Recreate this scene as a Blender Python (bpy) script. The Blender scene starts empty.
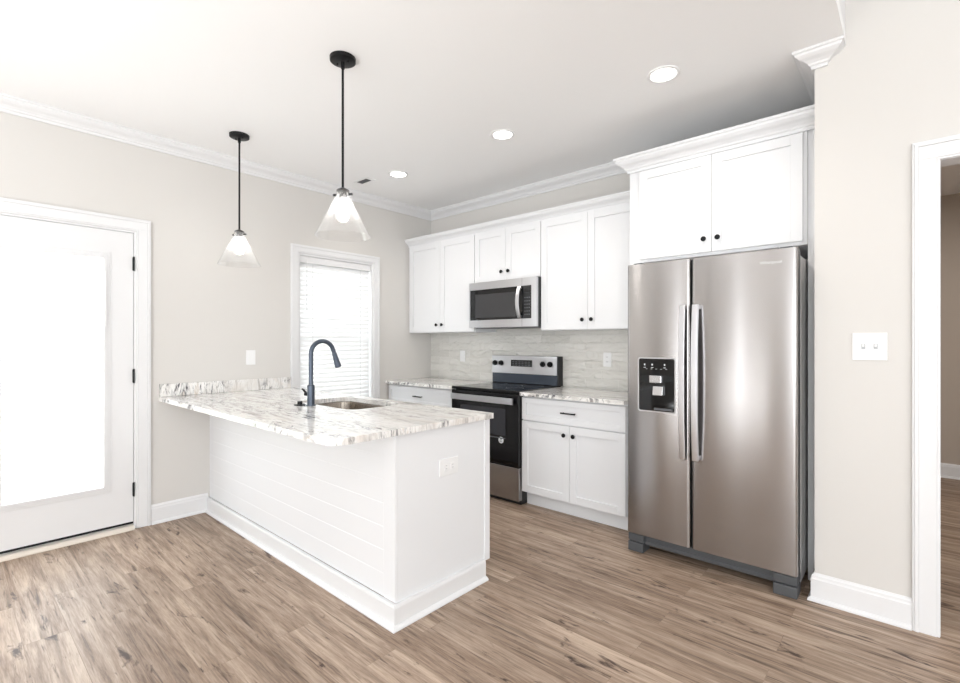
import bpy, bmesh, math, random
from mathutils import Vector, Matrix
R = math.radians
random.seed(4)
S = bpy.context.scene
COL = S.collection

# ---------------------------------------------------------------- camera
cd = bpy.data.cameras.new('camera'); cam = bpy.data.objects.new('camera', cd); COL.objects.link(cam)
cam.location = (4.082, -3.733, 1.312); cam.rotation_euler = (R(90), 0, R(41.761))
cd.sensor_width = 36; cd.lens = 481.39/960*36; cd.shift_y = 0.9/960; cd.clip_start = 0.02
S.camera = cam
# ---------------------------------------------------------------- world, exposure
W = bpy.data.worlds.new('sky'); S.world = W; W.use_nodes = True
bg = W.node_tree.nodes['Background']; bg.inputs[0].default_value = (0.93, 0.97, 1.0, 1); bg.inputs[1].default_value = 5.6
S.view_settings.view_transform = 'Standard'; S.view_settings.look = 'None'
S.view_settings.gamma = 1; S.view_settings.use_curve_mapping = False
S.view_settings.exposure = 0.52
def light(name, kind, loc, rot, energy, color=(1, 1, 1), **kw):
    l = bpy.data.lights.new(name, kind); l.energy = energy; l.color = color
    for k, v in kw.items():
        if k == 'portal': l.cycles.is_portal = True
        else: setattr(l, k, v)
    o = bpy.data.objects.new(name, l); COL.objects.link(o); o.location = loc; o.rotation_euler = rot
    return o
# sky portals in the seen door and window and the added living room openings
light('portal_door', 'AREA', (-0.16, -3.245, 1.1), (0, R(-90), 0), 1, shape='RECTANGLE', size=1.6, size_y=0.55, portal=True)
light('portal_window', 'AREA', (-0.16, -1.2, 1.37), (0, R(-90), 0), 1, shape='RECTANGLE', size=1.5, size_y=0.85, portal=True)
light('portal_streak', 'AREA', (1.65, -8.05, 1.1), (R(90), 0, 0), 1, shape='RECTANGLE', size=.25, size_y=2.1, portal=True)
light('portal_living', 'AREA', (5.75, -8.05, 1.3), (R(90), 0, 0), 1, shape='RECTANGLE', size=3.7, size_y=2.4, portal=True)
light('portal_side', 'AREA', (8.25, -4.5, 1.5), (0, R(90), 0), 1, shape='RECTANGLE', size=1.8, size_y=3.0, portal=True)
# unseen fill lamps added to brighten the rooms and the kitchen ceiling
light('living_fill', 'AREA', (5.6, -5.4, 3.52), (0, 0, 0), 18, (1, .99, .98), shape='DISK', size=0.9)  # added overhead fill; no such fixture in view
light('bounce_fill', 'AREA', (2.3, -5.7, .40), (R(180), 0, 0), 76, (.95, .98, 1), shape='SQUARE', size=1.6)  # upward fill standing in for a flash bounced off the ceiling
light('hall_fill', 'AREA', (4.9, 1.0, 2.68), (0, 0, 0), 16, (1, .95, .90), shape='DISK', size=0.3)  # added to brighten the hall; no lamp in view there

# ---------------------------------------------------------------- helpers
WL = {}
def loc_of(o): return WL.get(o.name, Vector((0, 0, 0)))
def tag(o, label=None, cat=None, group=None, kind=None):
    if label: o['label'] = label
    if cat: o['category'] = cat
    if group: o['group'] = group
    if kind: o['kind'] = kind
    return o
def thing(name, loc, label, cat, group=None):
    o = bpy.data.objects.new(name, None); COL.objects.link(o); o.location = loc
    o.empty_display_size = 0.1
    WL[o.name] = Vector(loc)
    return tag(o, label, cat, group)
class MB:
    def __init__(s): s.bm = bmesh.new()
    def box(s, x0, x1, y0, y1, z0, z1):
        vs = [s.bm.verts.new((x, y, z)) for z in (z0, z1) for y in (y0, y1) for x in (x0, x1)]
        for f in ((0, 2, 3, 1), (4, 5, 7, 6), (0, 1, 5, 4), (2, 6, 7, 3), (0, 4, 6, 2), (1, 3, 7, 5)):
            s.bm.faces.new([vs[i] for i in f])
        return s
    def cyl(s, p0, p1, r0, r1=None, n=24, cap=True):
        r1 = r0 if r1 is None else r1
        p0, p1 = Vector(p0), Vector(p1); d = (p1-p0).normalized()
        a = d.orthogonal().normalized(); b = d.cross(a)
        A = [s.bm.verts.new(p0+(a*math.cos(2*math.pi*i/n)+b*math.sin(2*math.pi*i/n))*r0) for i in range(n)]
        B = [s.bm.verts.new(p1+(a*math.cos(2*math.pi*i/n)+b*math.sin(2*math.pi*i/n))*r1) for i in range(n)]
        for i in range(n): s.bm.faces.new((A[i], A[(i+1) % n], B[(i+1) % n], B[i]))
        if cap: s.bm.faces.new(A[::-1]); s.bm.faces.new(B)
        return s
    def tube(s, pts, rad, n=16):
        pts = [Vector(p) for p in pts]; rings = []
        rr = rad if isinstance(rad, (list, tuple)) else [rad]*len(pts)
        t0 = (pts[1]-pts[0]).normalized(); a = t0.orthogonal().normalized()
        for i, p in enumerate(pts):
            t = (pts[min(i+1, len(pts)-1)]-pts[max(i-1, 0)]).normalized()
            a = (a-t*a.dot(t)).normalized(); b = t.cross(a)
            rings.append([s.bm.verts.new(p+(a*math.cos(2*math.pi*k/n)+b*math.sin(2*math.pi*k/n))*rr[i]) for k in range(n)])
        for u, v in zip(rings, rings[1:]):
            for k in range(n): s.bm.faces.new((u[k], u[(k+1) % n], v[(k+1) % n], v[k]))
        s.bm.faces.new(rings[0][::-1]); s.bm.faces.new(rings[-1])
        return s
    def lathe(s, c, prof, n=40, close=False):
        # prof: list of (r, z) around a vertical axis
        rings = []
        for r, z in prof:
            if r < 1e-6: rings.append([s.bm.verts.new((c[0], c[1], c[2]+z))])
            else: rings.append([s.bm.verts.new((c[0]+r*math.cos(2*math.pi*k/n), c[1]+r*math.sin(2*math.pi*k/n), c[2]+z)) for k in range(n)])
        if close: rings.append(rings[0])
        for u, v in zip(rings, rings[1:]):
            for k in range(n):
                j = (k+1) % n
                q = [u[k % len(u)], u[j % len(u)], v[j % len(v)], v[k % len(v)]]
                q2 = []
                for w in q:
                    if w not in q2: q2.append(w)
                if len(q2) > 2: s.bm.faces.new(q2)
        return s
    def sweep(s, path, prof, closed=False):
        # path: XY points; prof: (out, z) pairs, out measured to the right hand side of the path
        P = [Vector(p) for p in path]; n = len(P); rings = []
        for i in range(n):
            if closed or 0 < i < n-1:
                d0 = (P[i]-P[i-1]).normalized(); d1 = (P[(i+1) % n]-P[i]).normalized()
            elif i == 0: d0 = d1 = (P[1]-P[0]).normalized()
            else: d0 = d1 = (P[-1]-P[-2]).normalized()
            n0 = Vector((d0.y, -d0.x)); n1 = Vector((d1.y, -d1.x))
            m = (n0+n1); m = m/ (m.length**2/2) if m.length > 1e-6 else n0
            rings.append([s.bm.verts.new((P[i].x+m.x*o, P[i].y+m.y*o, z)) for o, z in prof])
        k = len(prof); pairs = list(zip(rings, rings[1:]))+([(rings[-1], rings[0])] if closed else [])
        for u, v in pairs:
            for j in range(k): s.bm.faces.new((u[j], u[(j+1) % k], v[(j+1) % k], v[j]))
        if not closed: s.bm.faces.new(rings[0][::-1]); s.bm.faces.new(rings[-1])
        return s
    def poly(s, pts, axis, a0, a1):
        # prism: 2D outline pulled along an axis ('x': pts are (y,z); 'y': (x,z); 'z': (x,y))
        def mk(p, a): return {'x': (a, p[0], p[1]), 'y': (p[0], a, p[1]), 'z': (p[0], p[1], a)}[axis]
        A = [s.bm.verts.new(mk(p, a0)) for p in pts]; B = [s.bm.verts.new(mk(p, a1)) for p in pts]
        n = len(pts)
        for i in range(n): s.bm.faces.new((A[i], A[(i+1) % n], B[(i+1) % n], B[i]))
        s.bm.faces.new(A[::-1]); s.bm.faces.new(B)
        return s
    def build(s, name, mat, parent=None, loc=None, bevel=0, smooth=False, seg=2, **tg):
        if parent is not None: base = loc_of(parent)
        else: base = Vector(loc) if loc is not None else Vector((0, 0, 0))
        bmesh.ops.recalc_face_normals(s.bm, faces=s.bm.faces)
        bmesh.ops.translate(s.bm, verts=s.bm.verts, vec=-base)
        me = bpy.data.meshes.new(name); s.bm.to_mesh(me); s.bm.free()
        me.materials.append(mat)
        o = bpy.data.objects.new(name, me); COL.objects.link(o)
        WL[o.name] = base
        if parent is not None: o.parent = parent
        else: o.location = base
        if smooth:
            for p in me.polygons: p.use_smooth = True
            try: me.set_sharp_from_angle(angle=R(35))
            except Exception: pass
        if bevel:
            b = o.modifiers.new('bevel', 'BEVEL'); b.width = bevel; b.segments = seg; b.limit_method = 'ANGLE'; b.angle_limit = R(40)
            b.harden_normals = False
        return tag(o, **tg)
def struct(name, mb, mat, **kw): return mb.build(name, mat, kind='structure', **kw)
def rrect(x0, x1, y0, y1, r, n=8, corners=(1, 1, 1, 1)):
    out = []
    for (cx, cy, a, sx, sy, on) in ((x1, y1, 0, -1, -1, corners[2]), (x0, y1, 90, 1, -1, corners[3]), (x0, y0, 180, 1, 1, corners[0]), (x1, y0, 270, -1, 1, corners[1])):
        if not on or r <= 0: out.append((cx, cy)); continue
        for i in range(n+1):
            t = R(a+90*i/n); out.append((cx+sx*r+r*math.cos(t), cy+sy*r+r*math.sin(t)))
    return out

# ---------------------------------------------------------------- materials
def srgb(r, g, b):
    f = lambda c: (c/255/12.92) if c/255 <= .04045 else ((c/255+.055)/1.055)**2.4
    return (f(r), f(g), f(b), 1)
def mat(name, col, rough=.5, metal=0, **kw):
    m = bpy.data.materials.new(name); m.use_nodes = True
    b = m.node_tree.nodes['Principled BSDF']
    b.inputs['Base Color'].default_value = col; b.inputs['Roughness'].default_value = rough; b.inputs['Metallic'].default_value = metal
    for k, v in kw.items(): b.inputs[k].default_value = v
    return m
class NT:
    def __init__(s, m): s.t = m.node_tree; s.b = m.node_tree.nodes['Principled BSDF']
    def n(s, t, **kw):
        x = s.t.nodes.new(t)
        for k, v in kw.items():
            if k.startswith('i_'):
                key = k[2:].replace('_', ' ')
                x.inputs[int(key) if key.isdigit() else key].default_value = v
            else: setattr(x, k, v)
        return x
    def l(s, a, b): s.t.links.new(a, b)
    def coord(s, scale=(1, 1, 1), rot=(0, 0, 0), loc=(0, 0, 0)):
        tc = s.n('ShaderNodeTexCoord'); mp = s.n('ShaderNodeMapping')
        mp.inputs['Scale'].default_value = scale; mp.inputs['Rotation'].default_value = rot; mp.inputs['Location'].default_value = loc
        s.l(tc.outputs['Object'], mp.inputs[0]); return mp.outputs[0]
    def ramp(s, fac, stops):
        r = s.n('ShaderNodeValToRGB'); e = r.color_ramp.elements
        while len(e) < len(stops): e.new(.5)
        for el, (p, c) in zip(e, stops): el.position = p; el.color = c if len(c) == 4 else (*c, 1)
        s.l(fac, r.inputs[0]); return r.outputs[0]
    def mix(s, fac, a, b, mode='MIX'):
        x = s.n('ShaderNodeMix', data_type='RGBA', blend_type=mode)
        for v, i in ((fac, 0), (a, 6), (b, 7)):
            if hasattr(v, 'links'): s.l(v, x.inputs[i])
            else: x.inputs[i].default_value = v
        return x.outputs[2]
    def bump(s, h, strength=.2, dist=.01, prev=None):
        b = s.n('ShaderNodeBump'); b.inputs['Strength'].default_value = strength; b.inputs['Distance'].default_value = dist
        s.l(h, b.inputs['Height'])
        if prev: s.l(prev, b.inputs['Normal'])
        return b.outputs[0]
def wallpaint(name, col):
    m = mat(name, col, .75); t = NT(m)
    n = t.n('ShaderNodeTexNoise', i_Scale=260.0, i_Detail=2.0); t.l(t.coord(), n.inputs['Vector'])
    t.l(t.bump(n.outputs[0], .06, .002), t.b.inputs['Normal'])
    return m
M = {}
M['wall'] = wallpaint('wall_paint', srgb(214, 211, 207))
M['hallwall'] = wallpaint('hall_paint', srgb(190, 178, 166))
M['ceiling'] = wallpaint('ceiling_paint', srgb(247, 247, 247))
M['trim'] = mat('trim_paint', srgb(229, 229, 230), .4)
M['cabinet'] = mat('cabinet_paint', srgb(231, 232, 234), .42)
M['plastic'] = mat('white_plastic', srgb(238, 238, 238), .3)
M['faintslot'] = mat('faint_slot', srgb(185, 187, 190), .5)
M['slot'] = mat('socket_slot', srgb(90, 90, 92), .5)
M['black'] = mat('black_metal', srgb(26, 26, 28), .38, .6)
M['slate'] = mat('matte_slate_metal', srgb(84, 92, 104), .36, .7)
M['blackglass'] = mat('black_glass', srgb(10, 10, 12), .06)
M['blackplastic'] = mat('black_plastic', srgb(24, 24, 26), .4)
M['greyplastic'] = mat('grey_plastic', srgb(92, 94, 98), .45)
M['casegrey'] = mat('fridge_case_paint', srgb(208, 206, 204), .3, 0)
M['footgrey'] = mat('foot_paint', srgb(78, 80, 83), .45)
M['edgegrey'] = mat('dark_edge_paint', srgb(70, 70, 72), .4, .2)
M['chrome'] = mat('polished_steel', srgb(215, 215, 217), .16, 1)
M['void'] = mat('dark_gap', srgb(12, 12, 13), .8)
M['bulb'] = mat('bulb_glow', (1, 1, 1, 1), .4); b = M['bulb'].node_tree.nodes['Principled BSDF']
b.inputs['Emission Color'].default_value = (1, .97, .92, 1); b.inputs['Emission Strength'].default_value = 22
M['lens'] = mat('lamp_lens', (1, 1, 1, 1), .4); b = M['lens'].node_tree.nodes['Principled BSDF']
b.inputs['Emission Color'].default_value = (1, .98, .95, 1); b.inputs['Emission Strength'].default_value = 7
M['grass'] = mat('lawn', srgb(178, 184, 164), .9)
M['patio'] = mat('patio_concrete', srgb(215, 212, 205), .85)
M['display'] = mat('display_glass', srgb(26, 28, 30), .12)
M['icon'] = mat('white_print', srgb(225, 228, 230), .5)
M['sinksteel'] = mat('sink_steel', srgb(150, 142, 133), .25, 1)

def brushed(name, col, rough, vertical_smear=True):
    m = mat(name, col, rough, 1); t = NT(m)
    t.b.inputs['Anisotropic'].default_value = .8; t.b.inputs['Anisotropic Rotation'].default_value = .25
    tg = t.n('ShaderNodeTangent', direction_type='RADIAL', axis='Z'); t.l(tg.outputs[0], t.b.inputs['Tangent'])
    n = t.n('ShaderNodeTexNoise', i_Scale=1.0, i_Detail=3.0); t.l(t.coord((3, 3, 900)), n.inputs['Vector'])
    r = t.n('ShaderNodeMapRange'); t.l(n.outputs[0], r.inputs[0]); r.inputs[3].default_value = rough-.03; r.inputs[4].default_value = rough+.05
    t.l(r.outputs[0], t.b.inputs['Roughness'])
    return m
M['steel'] = brushed('brushed_stainless', srgb(170, 167, 166), .22)
M['steel_light'] = brushed('light_stainless', srgb(205, 205, 208), .30)

def glassmat(name, tint, haze=0):
    m = bpy.data.materials.new(name); m.use_nodes = True; t = m.node_tree
    t.nodes.remove(t.nodes['Principled BSDF']); out = t.nodes['Material Output']
    tr = t.nodes.new('ShaderNodeBsdfTransparent'); tr.inputs[0].default_value = tint
    gl = t.nodes.new('ShaderNodeBsdfGlossy'); gl.inputs['Roughness'].default_value = .02
    fr = t.nodes.new('ShaderNodeMapRange'); lw = t.nodes.new('ShaderNodeLayerWeight'); lw.inputs[0].default_value = .18; t.links.new(lw.outputs['Facing'], fr.inputs[0]); fr.inputs[3].default_value = .035; fr.inputs[4].default_value = .5
    mx = t.nodes.new('ShaderNodeMixShader')
    t.links.new(fr.outputs[0], mx.inputs[0]); t.links.new(tr.outputs[0], mx.inputs[1]); t.links.new(gl.outputs[0], mx.inputs[2])
    if haze:
        tl = t.nodes.new('ShaderNodeBsdfTranslucent'); tl.inputs[0].default_value = (1, 1, 1, 1); m2 = t.nodes.new('ShaderNodeMixShader'); m2.inputs[0].default_value = haze
        t.links.new(mx.outputs[0], m2.inputs[1]); t.links.new(tl.outputs[0], m2.inputs[2]); mx = m2
    t.links.new(mx.outputs[0], out.inputs[0]); return m
M['glass'] = glassmat('window_glass', (.97, .98, .98, 1))
M['shadeglass'] = glassmat('lamp_glass', (.99, .99, .99, 1), .07)

# blind slats: white, a little translucent
m = bpy.data.materials.new('blind_slat'); m.use_nodes = True; t = m.node_tree; t.nodes.remove(t.nodes['Principled BSDF'])
df = t.nodes.new('ShaderNodeBsdfDiffuse'); df.inputs[0].default_value = (.9, .9, .9, 1)
tl = t.nodes.new('ShaderNodeBsdfTranslucent'); tl.inputs[0].default_value = (.9, .92, .95, 1)
mx = t.nodes.new('ShaderNodeMixShader'); mx.inputs[0].default_value = .13
t.links.new(df.outputs[0], mx.inputs[1]); t.links.new(tl.outputs[0], mx.inputs[2]); t.links.new(mx.outputs[0], t.nodes['Material Output'].inputs[0])
M['slat'] = m

# plank floor
m = mat('plank_floor', (1, 1, 1, 1), .32); t = NT(m); M['floor'] = m
v = t.coord()
br = t.n('ShaderNodeTexBrick', offset=.37, offset_frequency=2, squash=1.0)
for k, x in {'Color1': (0, 0, 0, 1), 'Color2': (1, 1, 1, 1), 'Mortar': (.5, .5, .5, 1), 'Scale': 1.0, 'Mortar Size': .0009, 'Mortar Smooth': .2, 'Bias': 0.0, 'Brick Width': 1.22, 'Row Height': .152}.items():
    br.inputs[k].default_value = x
t.l(v, br.inputs['Vector'])
sep = t.n('ShaderNodeSeparateColor'); t.l(br.outputs['Color'], sep.inputs[0])
rnd = t.n('ShaderNodeMath', operation='MULTIPLY'); t.l(sep.outputs[0], rnd.inputs[0]); rnd.inputs[1].default_value = 37.0
def n4(scale, detail, sc, dist=0.0, rough=.55):
    n = t.n('ShaderNodeTexNoise', noise_dimensions='4D'); n.inputs['Scale'].default_value = scale; n.inputs['Detail'].default_value = detail
    n.inputs['Distortion'].default_value = dist; n.inputs['Roughness'].default_value = rough
    t.l(t.coord(sc), n.inputs['Vector']); t.l(rnd.outputs[0], n.inputs['W']); return n.outputs[0]
grain = n4(1.0, 9.0, (1.5, 25, 1), .7, .66)
fine = n4(1.0, 6.0, (9, 150, 1), .4, .7)
streak = n4(1.0, 5.0, (2.6, 46, 1), .9, .6)
cloud = n4(1.0, 3.0, (1.1, 5.5, 1), .8)
c = t.ramp(grain, [(.34, srgb(64, 45, 34)[:3]), (.43, srgb(128, 102, 82)[:3]), (.50, srgb(172, 146, 124)[:3]), (.62, srgb(218, 195, 174)[:3])])
c = t.mix(.35, c, t.ramp(cloud, [(.37, srgb(122, 98, 80)[:3]), (.63, srgb(204, 184, 165)[:3])]))
c = t.mix(.30, c, t.ramp(fine, [(.38, srgb(92, 74, 60)[:3]), (.60, srgb(196, 178, 162)[:3])]))
c = t.mix(t.ramp(streak, [(.58, (0, 0, 0)), (.67, (.85, .85, .85))]), c, srgb(82, 62, 50))
knot = n4(1.0, 5.0, (4.0, 13, 1), .9, .62)
kf = t.ramp(knot, [(.605, (0, 0, 0)), (.675, (1, 1, 1))])
c = t.mix(kf, c, srgb(74, 54, 43))
tone = t.ramp(sep.outputs[0], [(0, (.80, .79, .78)), (1, (1.0, 1.0, 1.0))])
c = t.mix(1.0, c, tone, 'MULTIPLY')
c = t.mix(t.mix(.45, (0, 0, 0, 1), br.outputs['Fac']), c, srgb(100, 78, 62))
t.l(c, t.b.inputs['Base Color'])
rr = t.ramp(grain, [(.3, (.56, .56, .56)), (.7, (.42, .42, .42))]); t.l(rr, t.b.inputs['Roughness'])
t.l(t.bump(grain, .10, .003, t.bump(br.outputs['Fac'], .25, -.002)), t.b.inputs['Normal'])

# veined granite
m = mat('veined_granite', (1, 1, 1, 1), .10); t = NT(m); M['granite'] = m
v = t.coord((1, 1, 1), (0, 0, R(12)))
n1 = t.n('ShaderNodeTexNoise', i_Scale=1.0, i_Detail=8.0, i_Roughness=.62, i_Distortion=1.3); t.l(t.coord((2.0, 12, 3), (0, 0, R(10))), n1.inputs['Vector'])
n2 = t.n('ShaderNodeTexNoise', i_Scale=1.0, i_Detail=6.0, i_Roughness=.7, i_Distortion=2.2); t.l(t.coord((7, 30, 7), (R(14), 0, R(14))), n2.inputs['Vector'])
n3 = t.n('ShaderNodeTexNoise', i_Scale=1.0, i_Detail=3.0, i_Distortion=.8); t.l(t.coord((1.2, 5, 5), (0, 0, R(10)), (3, 1, 0)), n3.inputs['Vector'])
base = t.ramp(n1.outputs[0], [(.28, srgb(140, 138, 138)[:3]), (.40, srgb(206, 202, 198)[:3]), (.48, srgb(236, 234, 231)[:3]), (.60, srgb(244, 243, 241)[:3]), (.70, srgb(206, 194, 182)[:3])])
vein = t.ramp(n2.outputs[0], [(.385, (1, 1, 1)), (.50, (0, 0, 0))])
area = t.ramp(n3.outputs[0], [(.43, (.2, .2, .2)), (.60, (1, 1, 1))])
vf = t.mix(1.0, vein, area, 'MULTIPLY')
c = t.mix(vf, base, srgb(84, 84, 88))
warm = t.ramp(n3.outputs[0], [(.30, (1, 1, 1)), (.42, (0, 0, 0))])
c = t.mix(t.mix(.7, (0, 0, 0, 1), warm), c, t.mix(n2.outputs[0], srgb(214, 204, 194), srgb(238, 234, 229)))
t.l(c, t.b.inputs['Base Color'])

# hand-made glazed subway tile on the back wall (x across, z up)
m = mat('glazed_tile', (1, 1, 1, 1), .07); t = NT(m); M['tile'] = m
tc = t.n('ShaderNodeTexCoord'); sx = t.n('ShaderNodeSeparateXYZ'); cb = t.n('ShaderNodeCombineXYZ')
t.l(tc.outputs['Object'], sx.inputs[0]); t.l(sx.outputs[0], cb.inputs[0]); t.l(sx.outputs[2], cb.inputs[1])
br = t.n('ShaderNodeTexBrick', offset=.5)
for k, x in {'Color1': (0, 0, 0, 1), 'Color2': (1, 1, 1, 1), 'Mortar': (.5, .5, .5, 1), 'Scale': 1.0, 'Mortar Size': .0022, 'Mortar Smooth': .3, 'Brick Width': .305, 'Row Height': .0768}.items():
    br.inputs[k].default_value = x
t.l(cb.outputs[0], br.inputs['Vector'])
c = t.mix(br.outputs['Color'], srgb(216, 214, 208), srgb(228, 226, 221))
c = t.mix(br.outputs['Fac'], c, srgb(226, 224, 219))
t.l(c, t.b.inputs['Base Color'])
sc = t.n('ShaderNodeSeparateColor'); t.l(br.outputs['Color'], sc.inputs[0])
w4 = t.n('ShaderNodeMath', operation='MULTIPLY'); t.l(sc.outputs[0], w4.inputs[0]); w4.inputs[1].default_value = 9
n = t.n('ShaderNodeTexNoise', noise_dimensions='4D', i_Scale=8.0, i_Detail=1.5, i_Distortion=.8); t.l(t.coord((1, 1, 2.2)), n.inputs['Vector']); t.l(w4.outputs[0], n.inputs['W'])
t.l(t.bump(n.outputs[0], 1.0, .022, t.bump(br.outputs['Fac'], .4, -.003)), t.b.inputs['Normal'])
rg = t.mix(br.outputs['Fac'], (.07, .07, .07, 1), (.6, .6, .6, 1)); t.l(rg, t.b.inputs['Roughness'])

# ---------------------------------------------------------------- structure
H = 2.786; HL = 3.75; XK = 3.845; YC = -0.767; YB = -8.0; XR = 8.2
struct('floor', MB().box(-.12, XR+.12, YB-.12, 2.9, -.06, 0), M['floor'])
def pierced(mb, axis, a0, a1, u0, u1, z0, z1, holes):
    # wall slab with rectangular holes (u0,u1,z0,z1), cut into boxes
    us = sorted({u0, u1, *[h[0] for h in holes], *[h[1] for h in holes]}); zs = sorted({z0, z1, *[h[2] for h in holes], *[h[3] for h in holes]})
    for ua, ub in zip(us, us[1:]):
        for za, zb in zip(zs, zs[1:]):
            um, zm = (ua+ub)/2, (za+zb)/2
            if any(h[0] < um < h[1] and h[2] < zm < h[3] for h in holes): continue
            if axis == 'x': mb.box(a0, a1, ua, ub, za, zb)
            else: mb.box(ua, ub, a0, a1, za, zb)
    bmesh.ops.remove_doubles(mb.bm, verts=mb.bm.verts, dist=1e-5)
    return mb
WY0, WY1, WZ0, WZ1 = -1.605, -.797, .62, 2.115
DY0, DY1, DZ = -3.672, -2.814, 2.096
struct('wall_left', pierced(MB(), 'x', -.12, 0, YB, 0, 0, H, [(WY0, WY1, WZ0, WZ1), (DY0, DY1, 0, DZ)]), M['wall'])
struct('wall_back', MB().box(-.12, 3.72, 0, .12, 0, H), M['wall'])
# wall beside the refrigerator, with the doorway to the hall
DX0, DX1, DTZ = 4.166, 5.0, 2.142
struct('wall_right', pierced(MB(), 'y', YC, YC+.12, 3.72, XR, 0, HL, [(DX0, DX1, 0, DTZ)]).box(3.72, 3.84, YC+.12, .12, 0, H), M['wall'])
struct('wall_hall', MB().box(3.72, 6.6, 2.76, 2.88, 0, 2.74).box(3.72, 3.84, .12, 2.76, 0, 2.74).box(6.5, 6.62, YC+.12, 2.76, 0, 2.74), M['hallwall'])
struct('ceiling_hall', MB().box(3.845, 6.6, YC+.121, 2.88, 2.74, 2.8), M['ceiling'])
struct('ceiling', MB().box(-.12, XK, YB, .12, H, H+.06), M['ceiling'])
struct('wall_header', MB().box(XK-.1, XK, YB, YC, H+.06, HL), M['trim'])
struct('ceiling_living', MB().box(XK-.1, XR+.12, YB-.12, YC+.12, HL, HL+.06), M['ceiling'])
struct('wall_front', pierced(MB(), 'y', YB-.12, YB, -.12, XR+.12, 0, HL, [(1.5, 1.75, .1, 2.2), (3.9, 7.6, .1, 2.5)]), M['wall'])
struct('wall_side', pierced(MB(), 'x', XR, XR+.12, YB, YC, 0, HL, [(-6, -3, .6, 2.4)]), M['wall'])
struct('ground_outside', MB().box(-14, -.125, -14, 8, -.25, -.14), M['grass'])
struct('patio_outside', MB().box(-3.2, -.125, -6, -1.8, -.139, -.06), M['patio'])
# simple sashes on unseen living room openings, added and sized to light the kitchen
def sash(name, axis, a, u0, u1, z0, z1, nu, nz):
    mb = MB(); w = .05
    us = [u0+(u1-u0)*i/nu for i in range(nu+1)]; zs = [z0+(z1-z0)*i/nz for i in range(nz+1)]
    for i, u in enumerate(us):
        ua, ub = max(u0, u-w/2 if 0 < i < nu else (u if i == 0 else u-w)), min(u1, u+w/2 if 0 < i < nu else (u+w if i == 0 else u))
        mb.box(a-.02, a+.02, ua, ub, z0, z1) if axis == 'x' else mb.box(ua, ub, a-.02, a+.02, z0, z1)
    for i, z in enumerate(zs):
        za, zb = (z, z+w) if i == 0 else ((z-w, z) if i == nz else (z-w/2, z+w/2))
        mb.box(a-.019, a+.019, u0, u1, za, zb) if axis == 'x' else mb.box(u0, u1, a-.019, a+.019, za, zb)
    struct(name, mb, M['trim'])
sash('unseen_window_2', 'y', YB-.06, 1.5, 1.75, .1, 2.2, 1, 1)  # narrow opening placed to put a bright streak on the refrigerator
sash('unseen_window_3', 'y', YB-.06, 3.9, 7.6, .1, 2.5, 4, 1)
sash('unseen_window_4', 'x', XR+.06, -6, -3, .6, 2.4, 3, 2)

# tile backsplash
struct('trim_backsplash', MB().box(0.001, 2.637, -.010, -.0005, .914, 1.445), M['tile'])

# crown
def crown_prof(top, p=.085, d=.085):
    k = p/.085; h = d/.085
    return [(0, top), (.085*k, top), (.085*k, top-.012*h), (.077*k, top-.016*h), (.074*k, top-.026*h), (.060*k, top-.038*h), (.040*k, top-.047*h),
            (.026*k, top-.058*h), (.022*k, top-.066*h), (.014*k, top-.070*h), (.012*k, top-.085*h), (0, top-.085*h)]
struct('trim_crown', MB().sweep([(0, YB), (0, 0), (3.72, 0), (3.72, YC), (3.762, YC), (3.762, YC+.03)], crown_prof(H-.0005)), M['trim'])
# base mouldings
def base_prof(h=.140, p=.015):
    return [(0, .001), (p+.014, .001), (p+.013, .010), (p+.006, .018), (p, .021), (p, h-.03), (p-.003, h-.024), (p-.004, h-.012), (p-.010, h-.004), (p-.011, h), (0, h)]
def baseboard(name, path, h=.140): struct(name, MB().sweep(path, base_prof(h)), M['trim'])
CASL = DY1+.089
baseboard('baseboard_left', [(0, CASL), (0, -2.348)])
baseboard('baseboard_left_far', [(0, -1.69), (0, -.66)])
baseboard('baseboard_left_near', [(0, YB), (0, DY0-.096)])
baseboard('baseboard_right', [(3.72, -.568), (3.72, YC), (DX0-.077, YC)])
baseboard('baseboard_hall', [(3.84, YC+.12), (3.84, 2.76), (6.5, 2.76)])
baseboard('baseboard_right_far', [(DX1+.077, YC), (XR, YC)])
# casing of the hall opening
def casing(name, axis, a, s, u0, u1, z1, z0=0.0, w=.092, bottom=False, parent=None):
    # moulded flat casing round an opening; a = wall face, s = direction out of the wall
    mb = MB()
    def bx(ua, ub, za, zb, d):
        lo, hi = sorted((a, a+s*d))
        mb.box(lo, hi, ua, ub, za, zb) if axis == 'x' else mb.box(ua, ub, lo, hi, za, zb)
    for (k0, k1, d) in ((0, .010, .012), (.010, w-.022, .016), (w-.022, w-.008, .022), (w-.008, w, .018)):
        bx(u0-k1, u0-k0, z0, z1+k0, d); bx(u1+k0, u1+k1, z0, z1+k0, d); bx(u0-k1, u1+k1, z1+k0, z1+k1, d)
        if bottom: bx(u0-k0, u1+k0, z0-k1, z0-k0, d)
    o = mb.build(name, M['trim'], parent=parent, bevel=.0015)
    if parent is None: o['kind'] = 'structure'
    return o
struct('trim_hall_jamb', MB().box(DX0, DX0+.018, YC-.001, YC+.121, 0, DTZ).box(DX1-.018, DX1, YC-.001, YC+.121, 0, DTZ).box(DX0+.018, DX1-.018, YC-.001, YC+.121, DTZ-.018, DTZ), M['trim'])
casing('trim_hall_casing', 'y', YC-.001, -1, DX0+.016, DX1-.016, DTZ-.016, w=.092)

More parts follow.
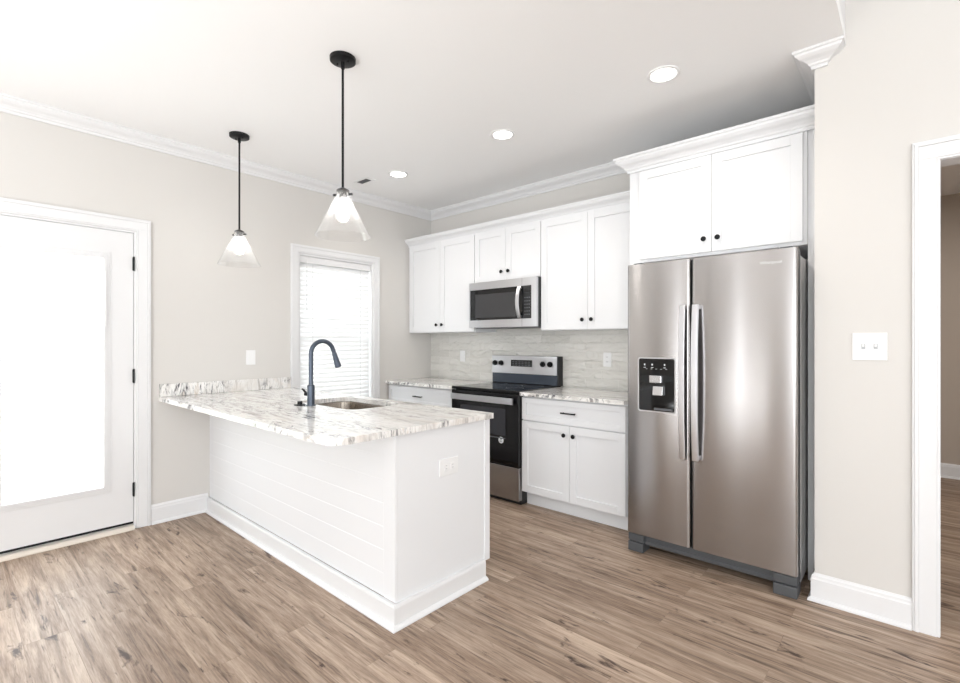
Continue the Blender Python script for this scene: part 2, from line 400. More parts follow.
# ---------------------------------------------------------------- exterior door
fr = struct('door_1', MB().box(-.12, -.001, DY0, DY0+.012, .0, DZ-.012).box(-.12, -.001, DY1-.012, DY1, 0, DZ-.012).box(-.12, -.001, DY0, DY1, DZ-.012, DZ), M['trim'])
casing('door_casing', 'x', 0, 1, DY0, DY1, DZ, w=.087, parent=fr)
dl, dr_ = DY0+.016, DY1-.015
mb = MB(); g = (-3.49, -2.998, .33, 1.882)
pierced(mb, 'x', -.050, -.006, dl, dr_, .05, DZ-.016, [(g[0]-.005, g[1]+.005, g[2]-.005, g[3]+.005)])
leaf = mb.build('door_leaf', M['trim'], fr)
mb = MB()   # raised lite frame
for k0, k1, x1 in ((.0, .018, .008), (.018, .034, .002), (.034, .046, -.002)):
    for xa, xb in ((-.03, x1),):
        mb.box(xa, xb, g[0]-k1, g[0]-k0, g[2]-k1, g[3]+k1); mb.box(xa, xb, g[1]+k0, g[1]+k1, g[2]-k1, g[3]+k1)
        mb.box(xa, xb, g[0]-k0, g[1]+k0, g[2]-k1, g[2]-k0); mb.box(xa, xb, g[0]-k0, g[1]+k0, g[3]+k0, g[3]+k1)
mb.build('glass_frame', M['trim'], leaf, bevel=.002)
MB().box(-.030, -.024, g[0], g[1], g[2], g[3]).build('glass_pane', M['glass'], leaf)
MB().box(.0082, .013, g[1]+.004, g[1]+.014, 1.42, 1.80).box(.013, .020, g[1]+.003, g[1]+.015, 1.50, 1.54).build('blind_slider', M['plastic'], leaf, bevel=.001)
for z in (1.865, 1.075, .277):
    h_ = MB(); h_.cyl((.004, DY1-.0135, z-.05), (.004, DY1-.0135, z+.05), .0055, n=12); h_.box(-.005, .001, DY1-.020, DY1-.0135, z-.045, z+.045)
    h_.build('hinge', M['black'], fr, label='black hinge')
MB().box(-.052, -.004, dl, dr_, .036, .0495).build('door_gap', M['void'], leaf, label='dark strip for the shaded gap under the door')  # near-black strip standing in for the shade in the gap
h_ = MB(); h_.cyl((-.006, dl+.060, .98), (.006, dl+.060, .98), .032); h_.cyl((.006, dl+.060, .98), (.035, dl+.060, .98), .011); h_.cyl((.035, dl+.060, .98), (.062, dl+.060, .98), .027, .022)
h_.build('door_knob', M['black'], leaf, bevel=.002, label='black round door knob')
struct('trim_threshold', MB().poly([(-.12, 0), (.035, 0), (.035, .006), (.012, .022), (-.055, .029), (-.12, .029)], 'y', DY0+.013, DY1-.013), mat('threshold_paint', srgb(226, 216, 204), .5))

# ---------------------------------------------------------------- kitchen window
wf = MB(); j = .018
wf.box(-.12, -.001, WY0, WY0+j, WZ0, WZ1).box(-.12, -.001, WY1-j, WY1, WZ0, WZ1).box(-.12, -.001, WY0+j, WY1-j, WZ1-j, WZ1).box(-.12, -.001, WY0+j, WY1-j, WZ0, WZ0+j)
w1 = struct('window_1', wf, M['trim'])
casing('window_casing', 'x', 0, 1, WY0, WY1, WZ1, WZ0, w=.072, bottom=True, parent=w1)
sa = MB(); a0, a1, b0, b1 = WY0+j, WY1-j, WZ0+j, WZ1-j; zm = (b0+b1)/2
for (z0, z1, x) in ((b0, zm+.02, -.085), (zm-.02, b1, -.105)):
    sa.box(x-.015, x+.015, a0, a0+.04, z0, z1).box(x-.015, x+.015, a1-.04, a1, z0, z1).box(x-.015, x+.015, a0+.04, a1-.04, z0, z0+.04).box(x-.015, x+.015, a0+.04, a1-.04, z1-.04, z1)
sa.build('window_sash', M['trim'], w1)
MB().box(-.088, -.084, a0+.04, a1-.04, b0+.04, zm-.02).box(-.108, -.104, a0+.04, a1-.04, zm+.02, b1-.04).build('window_pane', M['glass'], w1)
bl = thing('window_blind', (-.04, (a0+a1)/2, b0), 'white horizontal slat blind hanging closed in the kitchen window', 'blind')
MB().box(-.060, -.012, a0+.004, a1-.004, b1-.062, b1-.002).build('headrail', M['trim'], bl, bevel=.002)
sl = MB(); z = b1-.085; ang = R(66)
while z > b0+.05:
    pts = []
    for k in range(5):
        q = -.025+.05*k/4; bow = .003*(1-(q/.025)**2)
        pts.append((-.037+q*math.cos(ang)-bow*math.sin(ang)*-1, z+q*math.sin(ang)*-1))
    lo = [(x-.0016, zz) for x, zz in pts]
    sl.poly(pts+lo[::-1], 'y', a0+.008, a1-.008); z -= .0425
sl.build('slats', M['slat'], bl)
MB().box(-.055, -.022, a0+.008, a1-.008, b0+.006, b0+.026).build('bottom_rail', M['trim'], bl, bevel=.002)
for y in (a0+.13, a1-.13):
    MB().box(-.0095, -.0080, y-.0015, y+.0015, b0+.02, b1-.06).build('ladder_cord', M['trim'], bl)
MB().cyl((-.004, a0+.07, b1-.50), (-.004, a0+.07, b1-.03), .003, n=8).build('tilt_wand', M['plastic'], bl)

# ---------------------------------------------------------------- cabinets
def shaker(mb, x0, x1, z0, z1, yf, s=-1, fw=.057, th=.019, rec=.009):
    """door or drawer front; yf = back plane, s = the way it faces along y"""
    def bx(a, b, c, d, t0, t1):
        lo, hi = sorted((yf+s*t0, yf+s*t1)); mb.box(a, b, lo, hi, c, d)
    bx(x0, x0+fw, z0, z1, 0, th); bx(x1-fw, x1, z0, z1, 0, th)
    bx(x0+fw, x1-fw, z0, z0+fw, 0, th); bx(x0+fw, x1-fw, z1-fw, z1, 0, th)
    bx(x0+fw, x1-fw, z0+fw, z1-fw, 0, th-rec)
    return mb
def knob(parent, x, y, z, s=-1):
    k = MB(); k.cyl((x, y, z), (x, y+s*.016, z), .005, n=12)
    k.lathe((0, 0, 0), [(0.0001, 0)]) if False else None
    k.cyl((x, y+s*.014, z), (x, y+s*.019, z), .009, .0155, n=20); k.cyl((x, y+s*.019, z), (x, y+s*.025, z), .0155, .0155, n=20); k.cyl((x, y+s*.025, z), (x, y+s*.028, z), .0155, .011, n=20)
    return k.build('knob', M['black'], parent, smooth=True, label='round black knob')
def pull(parent, x, y, z, w=.125, s=-1):
    k = MB(); lo, hi = sorted((y+s*.024, y+s*.033)); k.box(x-w/2, x+w/2, lo, hi, z-.0055, z+.0055)
    for q in (-1, 1): k.cyl((x+q*(w/2-.014), y, z), (x+q*(w/2-.014), y+s*.026, z), .0045, n=10)
    return k.build('handle', M['black'], parent, bevel=.002, label='black bar pull')
def cab_doors(root, x0, x1, z0, z1, yf, s=-1, knobz=None, split=None, kn=True):
    xm = split or (x0+x1)/2
    for (a, b, kx) in ((x0, xm-.0015, xm-.040), (xm+.0015, x1, xm+.040)):
        d = shaker(MB(), a, b, z0, z1, yf, s).build('door', M['cabinet'], root, bevel=.0012)
        if kn: knob(d, kx, yf+s*.019, knobz, s)
G = 'white shaker wall cabinets over the back counter'
UZ0, UZ1, UY = 1.413, 2.36, -.322
def upper(x0, x1, z0, kz, lab, filler=0):
    r = thing('wall_cabinet', ((x0+x1)/2, UY/2, z0), lab, 'cabinet', G)
    MB().box(x0+.0005, x1-.0005, UY, -.002 if z0 > 1.445 else -.0105, z0, UZ1).build('body', M['cabinet'], r, bevel=.0008)
    cab_doors(r, x0+filler+.004, x1-.004, z0+.005, 2.340, UY-.0005, knobz=kz)
upper(.001, .983, UZ0, 1.491, 'white double door wall cabinet in the corner, left of the microwave', .028)
upper(.983, 1.744, 1.872, 1.953, 'short white wall cabinet directly above the microwave')
upper(1.744, 2.636, UZ0, 1.493, 'white double door wall cabinet between the microwave and the refrigerator cabinet')
struct('trim_wall_cabinet_crown', MB().sweep([(.001, UY-.0), (2.6365, UY-.0)], [(0.0, 2.3605), (-.30, 2.3605), (-.30, 2.422)] + [(o, z) for o, z in crown_prof(2.422, .066, .080)[1:]]), M['cabinet'])

# refrigerator cabinet
FX0, FX1, FY = 2.638, 3.719, -.561
rc = thing('refrigerator_cabinet', (3.18, FY/2, 0), 'tall white cabinet surround with two doors above the refrigerator', 'cabinet')
b_ = MB(); b_.box(FX0, 3.662, FY, -.002, 1.852, 2.480)
b_.build('body', M['cabinet'], rc, bevel=.001)
MB().box(FX0, FX0+.079, FY-.001, -.012, .001, 1.8515).build('side_panel', M['cabinet'], rc, bevel=.001)
MB().box(3.684, FX1, FY-.001, -.012, .002, 2.4795).box(3.6625, 3.684, FY+.014, -.012, .002, 2.4795).build('filler_panel', M['cabinet'], rc, bevel=.001)
cab_doors(rc, 2.715, 3.643, 1.872, 2.468, FY-.0005, knobz=1.951, split=3.172)
MB().sweep([(FX0-.0005, -.003), (FX0-.0005, FY-.0005), (FX1, FY-.0005)], [(0.0, 2.4805), (-.10, 2.4805), (-.10, 2.576)]+crown_prof(2.576, .082, .102)[1:-1]+[(.011, 2.474), (.0005, 2.474)]).build('crown_moulding', M['cabinet'], rc)

# base cabinets on the back wall
BY = -.600
def base_cab(x0, x1, lab, drawers=1):
    r = thing('base_cabinet', ((x0+x1)/2, BY/2, 0), lab, 'cabinet', 'white base cabinets beside the range')
    MB().box(x0+.0005, x1-.0005, BY, -.011, .110, .8835).build('body', M['cabinet'], r, bevel=.0008)
    MB().box(x0+.0005, x1-.0005, -.545, -.02, .001, .1095).build('toe_kick', M['cabinet'], r)
    d = shaker(MB(), x0+.002, x1-.002, .694, .872, BY-.0005, fw=.042).build('drawer', M['cabinet'], r, bevel=.0012)
    pull(d, (x0+x1)/2, BY-.0195, .783)
    cab_doors(r, x0+.002, x1-.002, .118, .686, BY-.0005, knobz=.617)
    return r
base_cab(.020, .983, 'white base cabinet in the corner left of the range, mostly behind the peninsula')
base_cab(1.7515, 2.636, 'white base cabinet with one drawer and two doors, between range and refrigerator')
def counter(x0, x1, lab):
    mb = MB(); mb.box(x0, x1, -.648, -.0105, .884, .914)
    return mb.build('countertop', M['granite'], loc=((x0+x1)/2, -.33, .884), bevel=.003, label=lab, cat='countertop', group='granite countertops on the back wall')
counter(.001, .9845, 'short veined granite countertop in the corner left of the range')
counter(1.7515, 2.6375, 'veined granite countertop between the range and the refrigerator')

# ---------------------------------------------------------------- peninsula
PX, PY0, PY1 = 2.310, -2.334, -1.705
pn = thing('peninsula', (1.15, -2.04, 0), 'white peninsula with plank panelled side, moulded base and outlet', 'peninsula')
# cabinet body with an open well for the sink bowl
for bxs in ((.0005, .96, PY0+.012, PY1, .10, .8835), (1.70, PX-.012, PY0+.012, PY1, .10, .8835), (.9605, 1.6995, PY0+.012, PY1, .10, .62)):
    MB().box(*bxs).build('cabinet_body', M['cabinet'], pn)
MB().box(.9605, 1.6995, PY0+.012, -2.20, .6205, .8835).build('back_rail', M['cabinet'], pn)
MB().box(.9605, 1.6995, PY1-.02, PY1, .6205, .8835).build('front_rail', M['cabinet'], pn)
side = MB(); nb = 7; z0 = .106; hb = (.8835-z0)/nb
for i in range(nb):
    a, b = z0+i*hb, z0+(i+1)*hb
    side.poly([(PY0+.0115, a), (PY0+.0012, a), (PY0, a+.0018), (PY0, b-.0018), (PY0+.0012, b), (PY0+.0115, b)], 'x', .0005, PX-.09)
side.build('side_panel', M['cabinet'], pn)
MB().box(PX-.088, PX, PY0-.002, PY0+.0115, .106, .8835).box(PX-.0115, PX, PY0+.0115, -1.715, .02, .8835).build('end_panel', M['cabinet'], pn, bevel=.0015)
MB().box(PX-.04, PX+.006, -1.7145, -1.672, .095, .8835).build('corner_stile', M['cabinet'], pn, bevel=.0015)
bp = [(0, .001), (.040, .001), (.039, .008), (.030, .017), (.020, .020), (.020, .094), (.016, .106), (0, .106)]
MB().sweep([(.0005, PY0-.0025), (PX+.0005, PY0-.0025), (PX+.0005, -1.722)], bp).build('base_moulding', M['trim'], pn)
MB().box(.03, PX-.06, PY1-.06, PY1-.05, .001, .0995).build('toe_kick', M['cabinet'], pn)
for (a, b) in ((.70, 1.74), ):
    cab_doors(pn, a, b, .118, .70, PY1+.0005, s=1, knobz=.62)
    shaker(MB(), a, b, .708, .872, PY1+.0005, 1, fw=.042).build('drawer', M['cabinet'], pn, bevel=.0012)
d = shaker(MB(), 1.746, 2.250, .118, .872, PY1+.0005, 1).build('door', M['cabinet'], pn, bevel=.0012); knob(d, 1.79, PY1+.0195, .80, 1)
d = shaker(MB(), .10, .694, .118, .872, PY1+.0005, 1).build('door', M['cabinet'], pn, bevel=.0012); knob(d, .65, PY1+.0195, .80, 1)

# countertop with the sink cut-out
SX0, SX1, SY0, SY1 = 1.00, 1.640, -2.130, -1.745
bm = bmesh.new(); CX1, CY0, CY1 = 2.330, -2.676, -1.655
outer = rrect(.0005, CX1, CY0, CY1, .085, 10, (0, 1, 0, 0))
# a tight radius on the back corner is sanded, the front corner is fully rounded
inner = rrect(SX0, SX1, SY0, SY1, .075, 8)
def loop(pts, z): return [bm.verts.new((x, y, z)) for x, y in pts]
for z in (.884, .914):
    lo, li = loop(outer, z), loop(inner, z)
    es = [bm.edges.new((l[i], l[(i+1) % len(l)])) for l in (lo, li) for i in range(len(l))]
    bmesh.ops.triangle_fill(bm, use_beauty=True, edges=es)
    if z < .9: LO, LI = lo, li
    else: UO, UI = lo, li
for A, B in ((LO, UO), (LI, UI)):
    for i in range(len(A)): bm.faces.new((A[i], A[(i+1) % len(A)], B[(i+1) % len(A)], B[i]))
mb = MB(); mb.bm.free(); mb.bm = bm
ct = mb.build('countertop', M['granite'], loc=(1.15, -2.17, .884), bevel=.003, label='large veined granite peninsula countertop with a sink cut-out', cat='countertop')
MB().box(.0008, .020, CY0+.002, -1.680, .9145, 1.008).build('backsplash_strip', M['granite'], loc=(.01, -2.17, .9145), bevel=.002, label='low granite backsplash strip standing on the peninsula along the wall', cat='backsplash')
# sink
sk = thing('kitchen_sink', (1.32, -1.94, .70), 'stainless undermount sink set in the peninsula countertop', 'sink')
bm = bmesh.new(); prev = None; e = .004
rings = [(-.025, .8825, .075), (0.002, .8825, .075), (0.004, .87, .075), (.012, .72, .07), (.03, .690, .06), (.10, .682, .04)]
first = None
for (ins, z, rad) in rings:
    l = [bm.verts.new((x, y, z)) for x, y in rrect(SX0+ins, SX1-ins, SY0+ins, SY1-ins, rad, 8)]
    if prev:
        for i in range(len(l)): bm.faces.new((prev[i], prev[(i+1) % len(l)], l[(i+1) % len(l)], l[i]))
    prev = l
bm.faces.new(prev)
mb = MB(); mb.bm.free(); mb.bm = bm
bw = mb.build('bowl', M['sinksteel'], sk, smooth=True)
so = bw.modifiers.new('solid', 'SOLIDIFY'); so.thickness = .0015; so.offset = -1
MB().cyl((1.32, -1.94, .683), (1.32, -1.94, .688), .045, .042, n=28).build('drain', M['chrome'], sk, smooth=True)

# faucet
fx, fy = 1.268, -2.180
fc = thing('kitchen_faucet', (fx, fy, .914), 'tall dark slate gooseneck faucet with pull-down head beside the sink', 'faucet')
MB().cyl((fx, fy, .9143), (fx, fy, .921), .030, .029).cyl((fx, fy, .921), (fx, fy, 1.040), .0225, .0225).cyl((fx, fy, 1.040), (fx, fy, 1.046), .0225, .017).build('base', M['slate'], fc, smooth=True)
pts = [(fx, fy, 1.04+.045*i) for i in range(5)]; rad = .080; zc = 1.240
for i in range(0, 19):
    a = R(180-i*9.2); pts.append((fx+.0, fy+rad+rad*math.cos(a), zc+rad*math.sin(a)))
last = Vector(pts[-1]); dirn = (Vector(pts[-1])-Vector(pts[-2])).normalized()
pts.append(tuple(last+dirn*.02))
MB().tube(pts, .0138, 18).build('spout', M['slate'], fc, smooth=True)
p0 = last+dirn*.018
MB().cyl(p0, p0+dirn*.03, .0150, .0165).cyl(p0+dirn*.03, p0+dirn*.095, .0165, .0215).cyl(p0+dirn*.095, p0+dirn*.098, .0215, .018).build('spray_head', M['slate'], fc, smooth=True)
MB().cyl((fx-.02, fy, .985), (fx-.050, fy-.012, .985), .013, .012).tube([(fx-.046, fy-.008, .988), (fx-.054, fy-.012, 1.0), (fx-.056, fy-.022, 1.012), (fx-.048, fy-.034, 1.018)], [.0075, .007, .006, .005], 10).build('lever', M['black'], fc, smooth=True)
sd = thing('sink_hole_cap', (1.200, -2.218, .914), 'small round black button cap on the counter left of the faucet', 'cap')
MB().cyl((1.200, -2.218, .9143), (1.200, -2.218, .920), .034, .033).build('flange', M['black'], sd, smooth=True)
MB().cyl((1.200, -2.218, .920), (1.200, -2.218, .940), .016, .015).build('button', M['black'], sd, smooth=True)

# ---------------------------------------------------------------- range
X0, X1, RF = .9875, 1.7485, -.657
rg = thing('electric_range', ((X0+X1)/2, -.35, 0), 'freestanding black and stainless electric range with glass cooktop', 'range')
MB().box(X0, X1, -.600, -.025, .030, .895).build('body', M['blackplastic'], rg, bevel=.002)
MB().box(X0, X1, RF+.002, -.026, .896, .921).build('cooktop', M['blackglass'], rg, bevel=.006, seg=3)
for (x, y, r) in ((1.17, -.20, .075), (1.56, -.20, .095), (1.17, -.46, .105), (1.56, -.46, .075)):
    MB().lathe((x, y, .9212), [(r, 0), (r+.003, 0), (r+.003, .0004), (r, .0004)], 40, close=True).build('burner_ring', M['greyplastic'], rg)
dd = MB().box(X0+.003, X1-.003, RF+.001, -.602, .312, .890).build('oven_door', M['blackglass'], rg, bevel=.004)
MB().box(1.105, 1.615, RF-.0008, RF+.0005, .545, .768).build('oven_window', mat('tinted_glass', srgb(52, 53, 58), .05), dd)
MB().box(1.105, 1.615, RF-.0016, RF-.0009, .520, .528).build('window_trim', M['greyplastic'], dd)
hm = MB(); hm.poly([(RF-.036, .810), (RF-.022, .808), (RF-.022, .862), (RF-.036, .860)], 'x', X0+.026, X1-.036)
for x in (X0+.045, X1-.08): hm.box(x, x+.025, RF-.0225, RF+.0005, .822, .848)
hm.build('handle', M['steel_light'], dd, bevel=.002)
st = MB(); st.cyl((1.568, RF-.0002, .507), (1.568, RF-.0012, .507), .027, n=32); st.build('sticker', M['icon'], dd, label='round white sticker')
st = MB(); st.box(1.561, 1.575, RF-.0018, RF-.00125, .511, .521).box(1.557, 1.579, RF-.0018, RF-.00125, .494, .4975).box(1.559, 1.577, RF-.0018, RF-.00125, .500, .5025); st.build('sticker_print', M['slot'], dd)
MB().box(X0+.003, X1-.003, RF+.004, -.602, .034, .300).build('drawer', M['steel'], rg, bevel=.003)
MB().box(X0+.02, X1-.02, RF+.030, -.602, .300, .312).build('drawer_gap', M['void'], rg)
MB().box(X0+.01, X1-.005, -.615, -.04, .001, .030).build('kick_plate', M['blackplastic'], rg)
# backguard
MB().box(X0, X1+.010, -.082, -.012, .9215, 1.185).build('backguard', M['blackplastic'], rg, bevel=.003)
bgp = MB(); bgp.poly([(-.090, 1.016), (-.0825, 1.016), (-.0825, 1.184), (-.086, 1.184)], 'x', X0+.002, X1-.006)
pnl = bgp.build('control_panel', M['steel_light'], rg, bevel=.001)
MB().box(X0+.004, X1-.004, -.0845, -.0825, .926, 1.012).build('lower_guard', mat('dark_blue_enamel', srgb(58, 66, 78), .18), rg)
MB().box(1.228, 1.474, -.0910, -.0885, 1.084, 1.146).build('display', M['display'], pnl)
dg = MB()
for i in range(6):
    for jz in range(3): dg.box(1.244+i*.037, 1.266+i*.037, -.0914, -.0911, 1.093+jz*.016, 1.098+jz*.016)
dg.build('display_keys', M['greyplastic'], pnl)
for x in (1.030, 1.108, 1.594, 1.672):
    k = MB(); k.cyl((x, -.0895, 1.113), (x, -.096, 1.113), .0255, n=28); k.cyl((x, -.096, 1.113), (x, -.112, 1.113), .021, .019, n=28); k.box(x-.005, x+.005, -.121, -.111, 1.094, 1.132)
    k.build('knob', M['black'], pnl, smooth=True, label='black burner knob')

# ---------------------------------------------------------------- microwave
MX0, MX1, MZ0, MZ1, MF = .9845, 1.7435, 1.448, 1.8685, -.401
mw = thing('microwave_oven', ((MX0+MX1)/2, -.2, MZ0), 'stainless over-the-range microwave with curved handle and black window', 'microwave')
MB().box(MX0, MX1, MF+.026, -.0115, MZ0+.004, MZ1).build('body', M['blackplastic'], mw, bevel=.002)
MB().box(MX0+.03, MX1-.03, MF+.05, -.05, MZ0-.004, MZ0+.0035).build('vent_grille', M['greyplastic'], mw)
fz0, fz1 = 1.517, 1.800
mb = MB(); pierced(mb, 'y', MF, MF+.025, MX0-.016, MX1, MZ0, MZ1, [(.982, 1.690, fz0, fz1)])
dm = mb.build('door', M['steel_light'], mw)
MB().box(.9825, 1.595, MF+.004, MF+.024, fz0+.0005, fz1-.0005).build('window', M['blackglass'], dm)
MB().box(1.045, 1.545, MF+.0030, MF+.0038, fz0+.022, fz1-.045).build('window_screen', mat('screen_glass', srgb(58, 58, 60), .09), dm)
MB().box(1.5955, 1.6895, MF+.003, MF+.024, fz0+.0005, fz1-.0005).build('control_panel', M['blackplastic'], dm)
for i in range(3):
    for jz in range(6): MB().box(1.615+i*.022, 1.628+i*.022, MF+.0022, MF+.0029, fz0+.030+jz*.029, fz0+.039+jz*.029).build('key', M['greyplastic'], dm)
MB().box(1.612, 1.678, MF+.0022, MF+.0029, fz1-.055, fz1-.025).build('display', M['display'], dm)
for za, zb in ((MZ0+.004, fz0), (fz1, MZ1-.004)): MB().box(1.590, 1.5920, MF-.0006, MF+.001, za, zb).build('door_seam', M['greyplastic'], dm)
hp = []
for i in range(13):
    u = -1+2*i/12; hp.append((MF-.020-.034*(1-u*u), 1.659+.135*u))
hb = [(y+.010, z*1.0) for y, z in hp]
mb = MB(); mb.poly(hp+hb[::-1], 'x', 1.556, 1.592); mb.box(1.565, 1.588, MF-.02, MF+.0035, 1.530, 1.548).box(1.565, 1.588, MF-.02, MF+.0035, 1.774, 1.790)
mb.build('handle', M['steel_light'], dm, bevel=.003, smooth=True)

# ---------------------------------------------------------------- refrigerator
fg = thing('refrigerator', (3.208, -.45, 0), 'side-by-side stainless refrigerator with ice dispenser and two long handles', 'refrigerator')
A0, A1, SP, FF = 2.751, 3.660, 3.139, -.851
FZ0, FZ1 = .123, 1.796
MB().box(A0+.006, A1-.006, -.722, -.06, .045, 1.770).build('case', M['casegrey'], fg, bevel=.004)
MB().box(A0+.02, A1-.02, -.768, -.7225, .10, 1.765).build('door_gasket', M['void'], fg)
def fdoor(x0, x1, notch=None):
    r = .018
    pts = [(x0, FF+r+.004), (x0, FF+r)] + [(x0+r-r*math.cos(R(a)), FF+r-r*math.sin(R(a))) for a in (22, 45, 68, 90)] + [(x1-r+r*math.sin(R(a)), FF+r-r*math.cos(R(a))) for a in (0, 22, 45, 68, 90)] + [(x1, FF+r+.004)]
    d = MB().poly(pts, 'z', FZ0, FZ1).build('door', M['steel'], fg, smooth=True)
    MB().box(x0+.001, x1-.001, FF+r+.0042, -.769, FZ0+.002, FZ1-.002).build('door_edge', M['edgegrey'], d)
    return d
dL = fdoor(A0, SP-.004); dR = fdoor(SP+.004, A1)
def fhandle(x0, x1, par):
    n = 16; f_, b_ = [], []
    for i in range(n+1):
        u = -1+2*i/n; y = FF-.036-.024*(1-abs(u)**2.4); z = 1.082+.446*u
        f_.append((y, z)); b_.append((y+.022, z))
    mb = MB(); mb.poly(f_+b_[::-1], 'x', x0, x1)
    for z in (.640, 1.500): mb.box(x0+.003, x1-.003, FF-.030, FF+.0005, z, z+.026)
    return mb.build('handle', M['steel_light'], par, bevel=.004, smooth=True, seg=3)
fhandle(3.087, 3.121, dL); fhandle(3.156, 3.190, dR)
# dispenser
q = (2.832, 3.048, .897, 1.213)
dp = MB(); dp.poly([(x, z) for x, z in rrect(q[0]-.008, q[1]+.008, q[2]-.008, q[3]+.008, .016, 5)], 'y', FF-.003, FF+.002); bz = dp.build('dispenser_bezel', M['steel_light'], dL)
dp = MB(); dp.poly([(x, z) for x, z in rrect(q[0], q[1], q[2], q[3], .010, 5)], 'y', FF-.0045, FF-.0032); dsp = dp.build('dispenser', M['blackglass'], dL)
MB().box(q[0]+.006, q[1]-.006, FF-.0056, FF-.0046, 1.075, 1.114).build('dispenser_shelf', M['display'], dL)
MB().box(2.902, 2.974, FF-.018, FF-.0057, 1.068, 1.112).build('dispenser_label', M['chrome'], dL, bevel=.002)
MB().poly([(FF-.020, 1.048), (FF-.005, 1.050), (FF-.005, .992), (FF-.028, .995)], 'x', 2.925, 2.985).build('paddle', M['chrome'], dL, bevel=.002)
MB().box(2.930, 3.040, FF-.016, FF-.0046, .905, .917).build('drip_tray', M['greyplastic'], dL)
ic = MB()
for i, x in enumerate((2.868, 2.915, 2.990)):
    ic.box(x-.004, x+.004, FF-.0052, FF-.0046, 1.172, 1.182); ic.box(x-.007, x+.007, FF-.0052, FF-.0046, 1.158, 1.161)
for i in range(5): ic.box(2.875+i*.030, 2.885+i*.030, FF-.0052, FF-.0046, 1.150, 1.152)
ic.build('dispenser_icons', M['icon'], dL)
# brand script at the top right of the right door
cu = bpy.data.curves.new('logo', 'FONT'); cu.body = 'Whirlpool'; cu.size = .024; cu.extrude = .0006; cu.align_x = 'CENTER'
tmp = bpy.data.objects.new('logo_tmp', cu); COL.objects.link(tmp); bpy.context.view_layer.update()
me = bpy.data.meshes.new_from_object(tmp.evaluated_get(bpy.context.evaluated_depsgraph_get())); bpy.data.objects.remove(tmp)
me.transform(Matrix.Translation(Vector((3.541, FF-.0006, 1.722))-loc_of(dR)) @ Matrix.Rotation(R(90), 4, 'X')); me.materials.clear(); me.materials.append(M['chrome'])
lg = bpy.data.objects.new('logo', me); COL.objects.link(lg); lg.parent = dR
# hinges, grille and feet
for x in (A0+.05, A1-.06): MB().box(x-.03, x+.03, -.80, -.66, 1.7965, 1.812).build('hinge_cover', M['greyplastic'], fg, bevel=.004)
gr = MB(); gr.box(A0+.10, A1-.11, FF+.045, -.723, .050, .112).box(A0+.10, A1-.11, FF+.040, FF+.0449, .060, .078)
gr.build('base_grille', M['footgrey'], fg, bevel=.003)
for (xa, xb) in ((A0+.002, A0+.10), (A1-.112, A1-.004)):
    f_ = MB(); f_.box(xa, xb, FF+.012, -.735, .004, .062).box(xa+.002, xb-.002, FF+.024, -.735, .062, .070).box(xa, xb, FF+.016, -.735, .070, .112)
    f_.build('foot', M['footgrey'], fg, bevel=.004)
MB().cyl((A1-.03, FF+.045, .100), (A1-.03, FF+.045, .1225), .011).build('lower_hinge', M['chrome'], fg)
MB().cyl((A0+.03, FF+.045, .100), (A0+.03, FF+.045, .1225), .011).build('lower_hinge', M['chrome'], fg)

# ---------------------------------------------------------------- lights on the ceiling
def downlight(x, y, lab, r=.088, E=19):
    t_ = thing('recessed_light', (x, y, H), lab, 'ceiling light', 'recessed kitchen downlights')
    MB().lathe((x, y, H-.0005), [(r*.74, -.004), (r*.80, -.008), (r*.97, -.006), (r, -.001), (r, 0), (r*.74, 0)], 40, close=True).build('trim_ring', M['plastic'], t_, smooth=True)
    MB().lathe((x, y, H-.0007), [(.0, -.0035), (r*.735, -.0035), (r*.735, -.001), (0, -.001)], 40).build('lens', M['lens'], t_)
    light('downlight_beam', 'SPOT', (x, y, H-.012), (0, 0, 0), E, (1, .93, .86), spot_size=R(140), spot_blend=.8, shadow_soft_size=.06)
downlight(3.073, -1.090, 'recessed ceiling light nearest the refrigerator cabinet')
downlight(1.930, -1.083, 'middle recessed ceiling light of the three')
downlight(.745, -1.068, 'recessed ceiling light farthest left, beside the small vent')
def pendant(x, y, lab):
    p = thing('pendant_light', (x, y, H), lab, 'pendant light', 'clear glass pendants over the peninsula')
    MB().lathe((x, y, H-.0005), [(0, -.022), (.055, -.022), (.065, -.017), (.066, 0), (0, 0)], 40).build('canopy', M['black'], p, smooth=True)
    for q in (-1, 1): MB().cyl((x+q*.03, y+q*.012, H-.0225), (x+q*.03, y+q*.012, H-.030), .005, n=12).build('canopy_screw', M['black'], p)
    MB().cyl((x, y, 2.11), (x, y, H-.0226), .0062, n=14).cyl((x, y, H-.055), (x, y, H-.0227), .010, n=14).build('rod', M['black'], p, smooth=True)
    MB().lathe((x, y, 2.05), [(0, .062), (.012, .062), (.030, .052), (.032, .046), (.020, .044), (.020, .0), (0, .0)], 28).build('socket', M['black'], p, smooth=True)
    for q in (-1, 1): MB().cyl((x+q*.028, y+q*.018, 2.078), (x+q*.044, y+q*.028, 2.078), .006, n=12).build('thumb_screw', M['black'], p)
    th_ = .003
    MB().lathe((x, y, 0), [(.034, 2.100), (.036, 2.070), (.060, 2.020), (.138, 1.866), (.138+.003, 1.862), (.136, 1.862), (.058-.002, 2.016), (.033, 2.068), (.031, 2.100)], 48, close=True).build('glass_shade', M['shadeglass'], p, smooth=True)
    MB().lathe((x, y, 0), [(0, 2.049), (.013, 2.049), (.014, 2.030), (.028, 1.995), (.031, 1.975), (.027, 1.952), (.014, 1.940), (0, 1.938)], 24).build('bulb', M['bulb'], p, smooth=True)
pendant(1.889, -2.345, 'glass pendant over the peninsula corner, the larger one nearer the camera')
pendant(.528, -2.320, 'glass pendant hanging near the exterior door wall, the farther one')
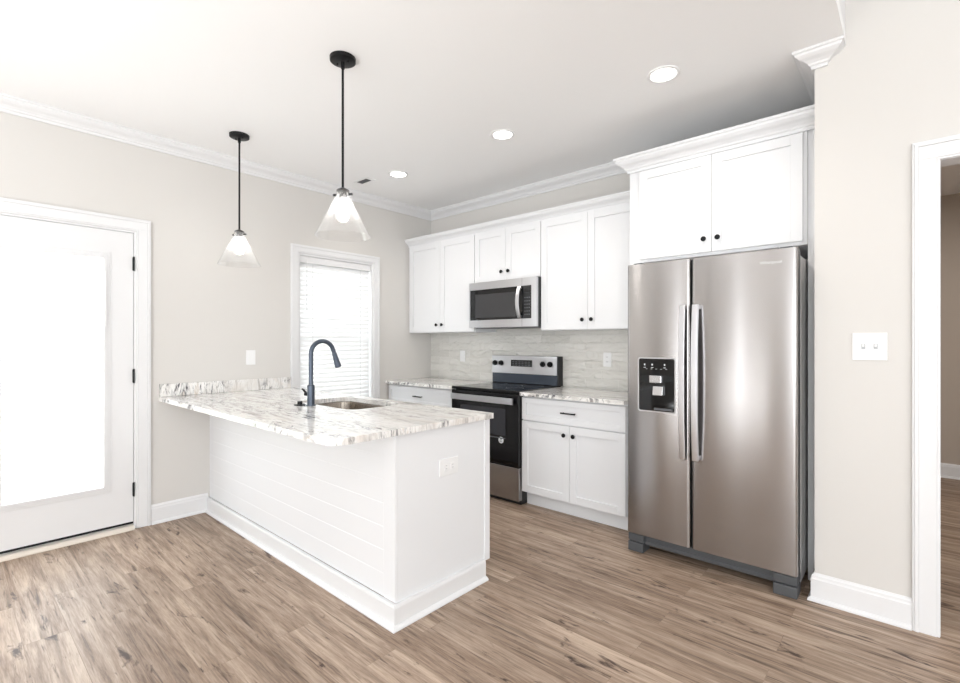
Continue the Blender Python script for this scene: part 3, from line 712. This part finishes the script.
# ceiling vent
cv = thing('ceiling_vent', (.375, -1.165, H), 'small white slotted ceiling vent beside the left recessed light', 'vent')
MB().box(.275, .475, -1.215, -1.115, H-.006, H-.0005).build('frame', M['plastic'], cv, bevel=.001)
vs = MB()
for i in range(5): vs.box(.305, .445, -1.194+i*.012, -1.186+i*.012, H-.0085, H-.0062)
vs.build('slats', M['footgrey'], cv)

# ---------------------------------------------------------------- switches and outlets
def plate(name, c, axis, s, w, h, lab, cat, items, grp=None):
    """c = centre on the wall face; axis normal, s sign; items: ('toggle'|'rocker'|'outlet'|'outlet_h', offset)"""
    o = thing(name, c, lab, cat, grp)
    def bx(mb, u0, u1, v0, v1, d0, d1):
        if axis == 'y': lo, hi = sorted((c[1]+s*d0, c[1]+s*d1)); mb.box(c[0]+u0, c[0]+u1, lo, hi, c[2]+v0, c[2]+v1)
        else: lo, hi = sorted((c[0]+s*d0, c[0]+s*d1)); mb.box(lo, hi, c[1]+u0, c[1]+u1, c[2]+v0, c[2]+v1)
    mb = MB(); bx(mb, -w/2, w/2, -h/2, h/2, .0005, .0065); mb.build('cover_plate', M['plastic'], o, bevel=.002)
    for kind, u in items:
        if kind == 'toggle':
            mb = MB(); bx(mb, u-.0075, u+.0075, -.013, .013, .0066, .0070); fs = mb.build('toggle_slot', M['faintslot'], o)
            mb = MB(); bx(mb, u-.0045, u+.0045, -.001, .011, .0070, .019); mb.build('toggle', M['plastic'], fs, bevel=.001)
        elif kind == 'rocker':
            mb = MB(); bx(mb, u-.017, u+.017, -.034, .034, .0066, .0095); mb.build('rocker', M['plastic'], o, bevel=.001)
        else:
            for q in (-1, 1):
                mb = MB(); ms = MB()
                if kind == 'outlet':
                    bx(mb, u-.017, u+.017, q*.0195-.014, q*.0195+.014, .0066, .0088)
                    bx(ms, u-.008, u-.0055, q*.0195-.004, q*.0195+.006, .0089, .0093); bx(ms, u+.0055, u+.008, q*.0195-.004, q*.0195+.006, .0089, .0093)
                else:
                    bx(mb, q*.0225-.0145, q*.0225+.0145, -.018, .018, .0066, .0088)
                    bx(ms, q*.0225-.006, q*.0225+.006, -.009, -.006, .0089, .0093); bx(ms, q*.0225-.006, q*.0225+.006, .006, .009, .0089, .0093)
                f_ = mb.build('socket', M['plastic'], o, bevel=.001); ms.build('slots', M['slot'] if kind == 'outlet' else M['faintslot'], f_)
    return o
plate('light_switch', (3.938, YC, 1.292), 'y', -1, .131, .131, 'white double toggle switch plate beside the hall doorway', 'switch', [('toggle', -.023), ('toggle', .023)])
plate('light_switch', (0, -2.021, 1.187), 'x', 1, .076, .120, 'white single switch plate between the exterior door and window', 'switch', [('rocker', 0)])
plate('wall_outlet', (.512, -.0100, 1.166), 'y', -1, .072, .118, 'white plate on the tile left of the range', 'outlet', [('rocker', 0)])
plate('wall_outlet', (2.191, -.0100, 1.168), 'y', -1, .072, .118, 'white duplex outlet on the tile right of the range', 'outlet', [('outlet', 0)])
plate('wall_outlet', (PX, -1.993, .675), 'x', 1, .132, .086, 'white horizontal outlet on the end panel of the peninsula', 'outlet', [('outlet_h', 0)])
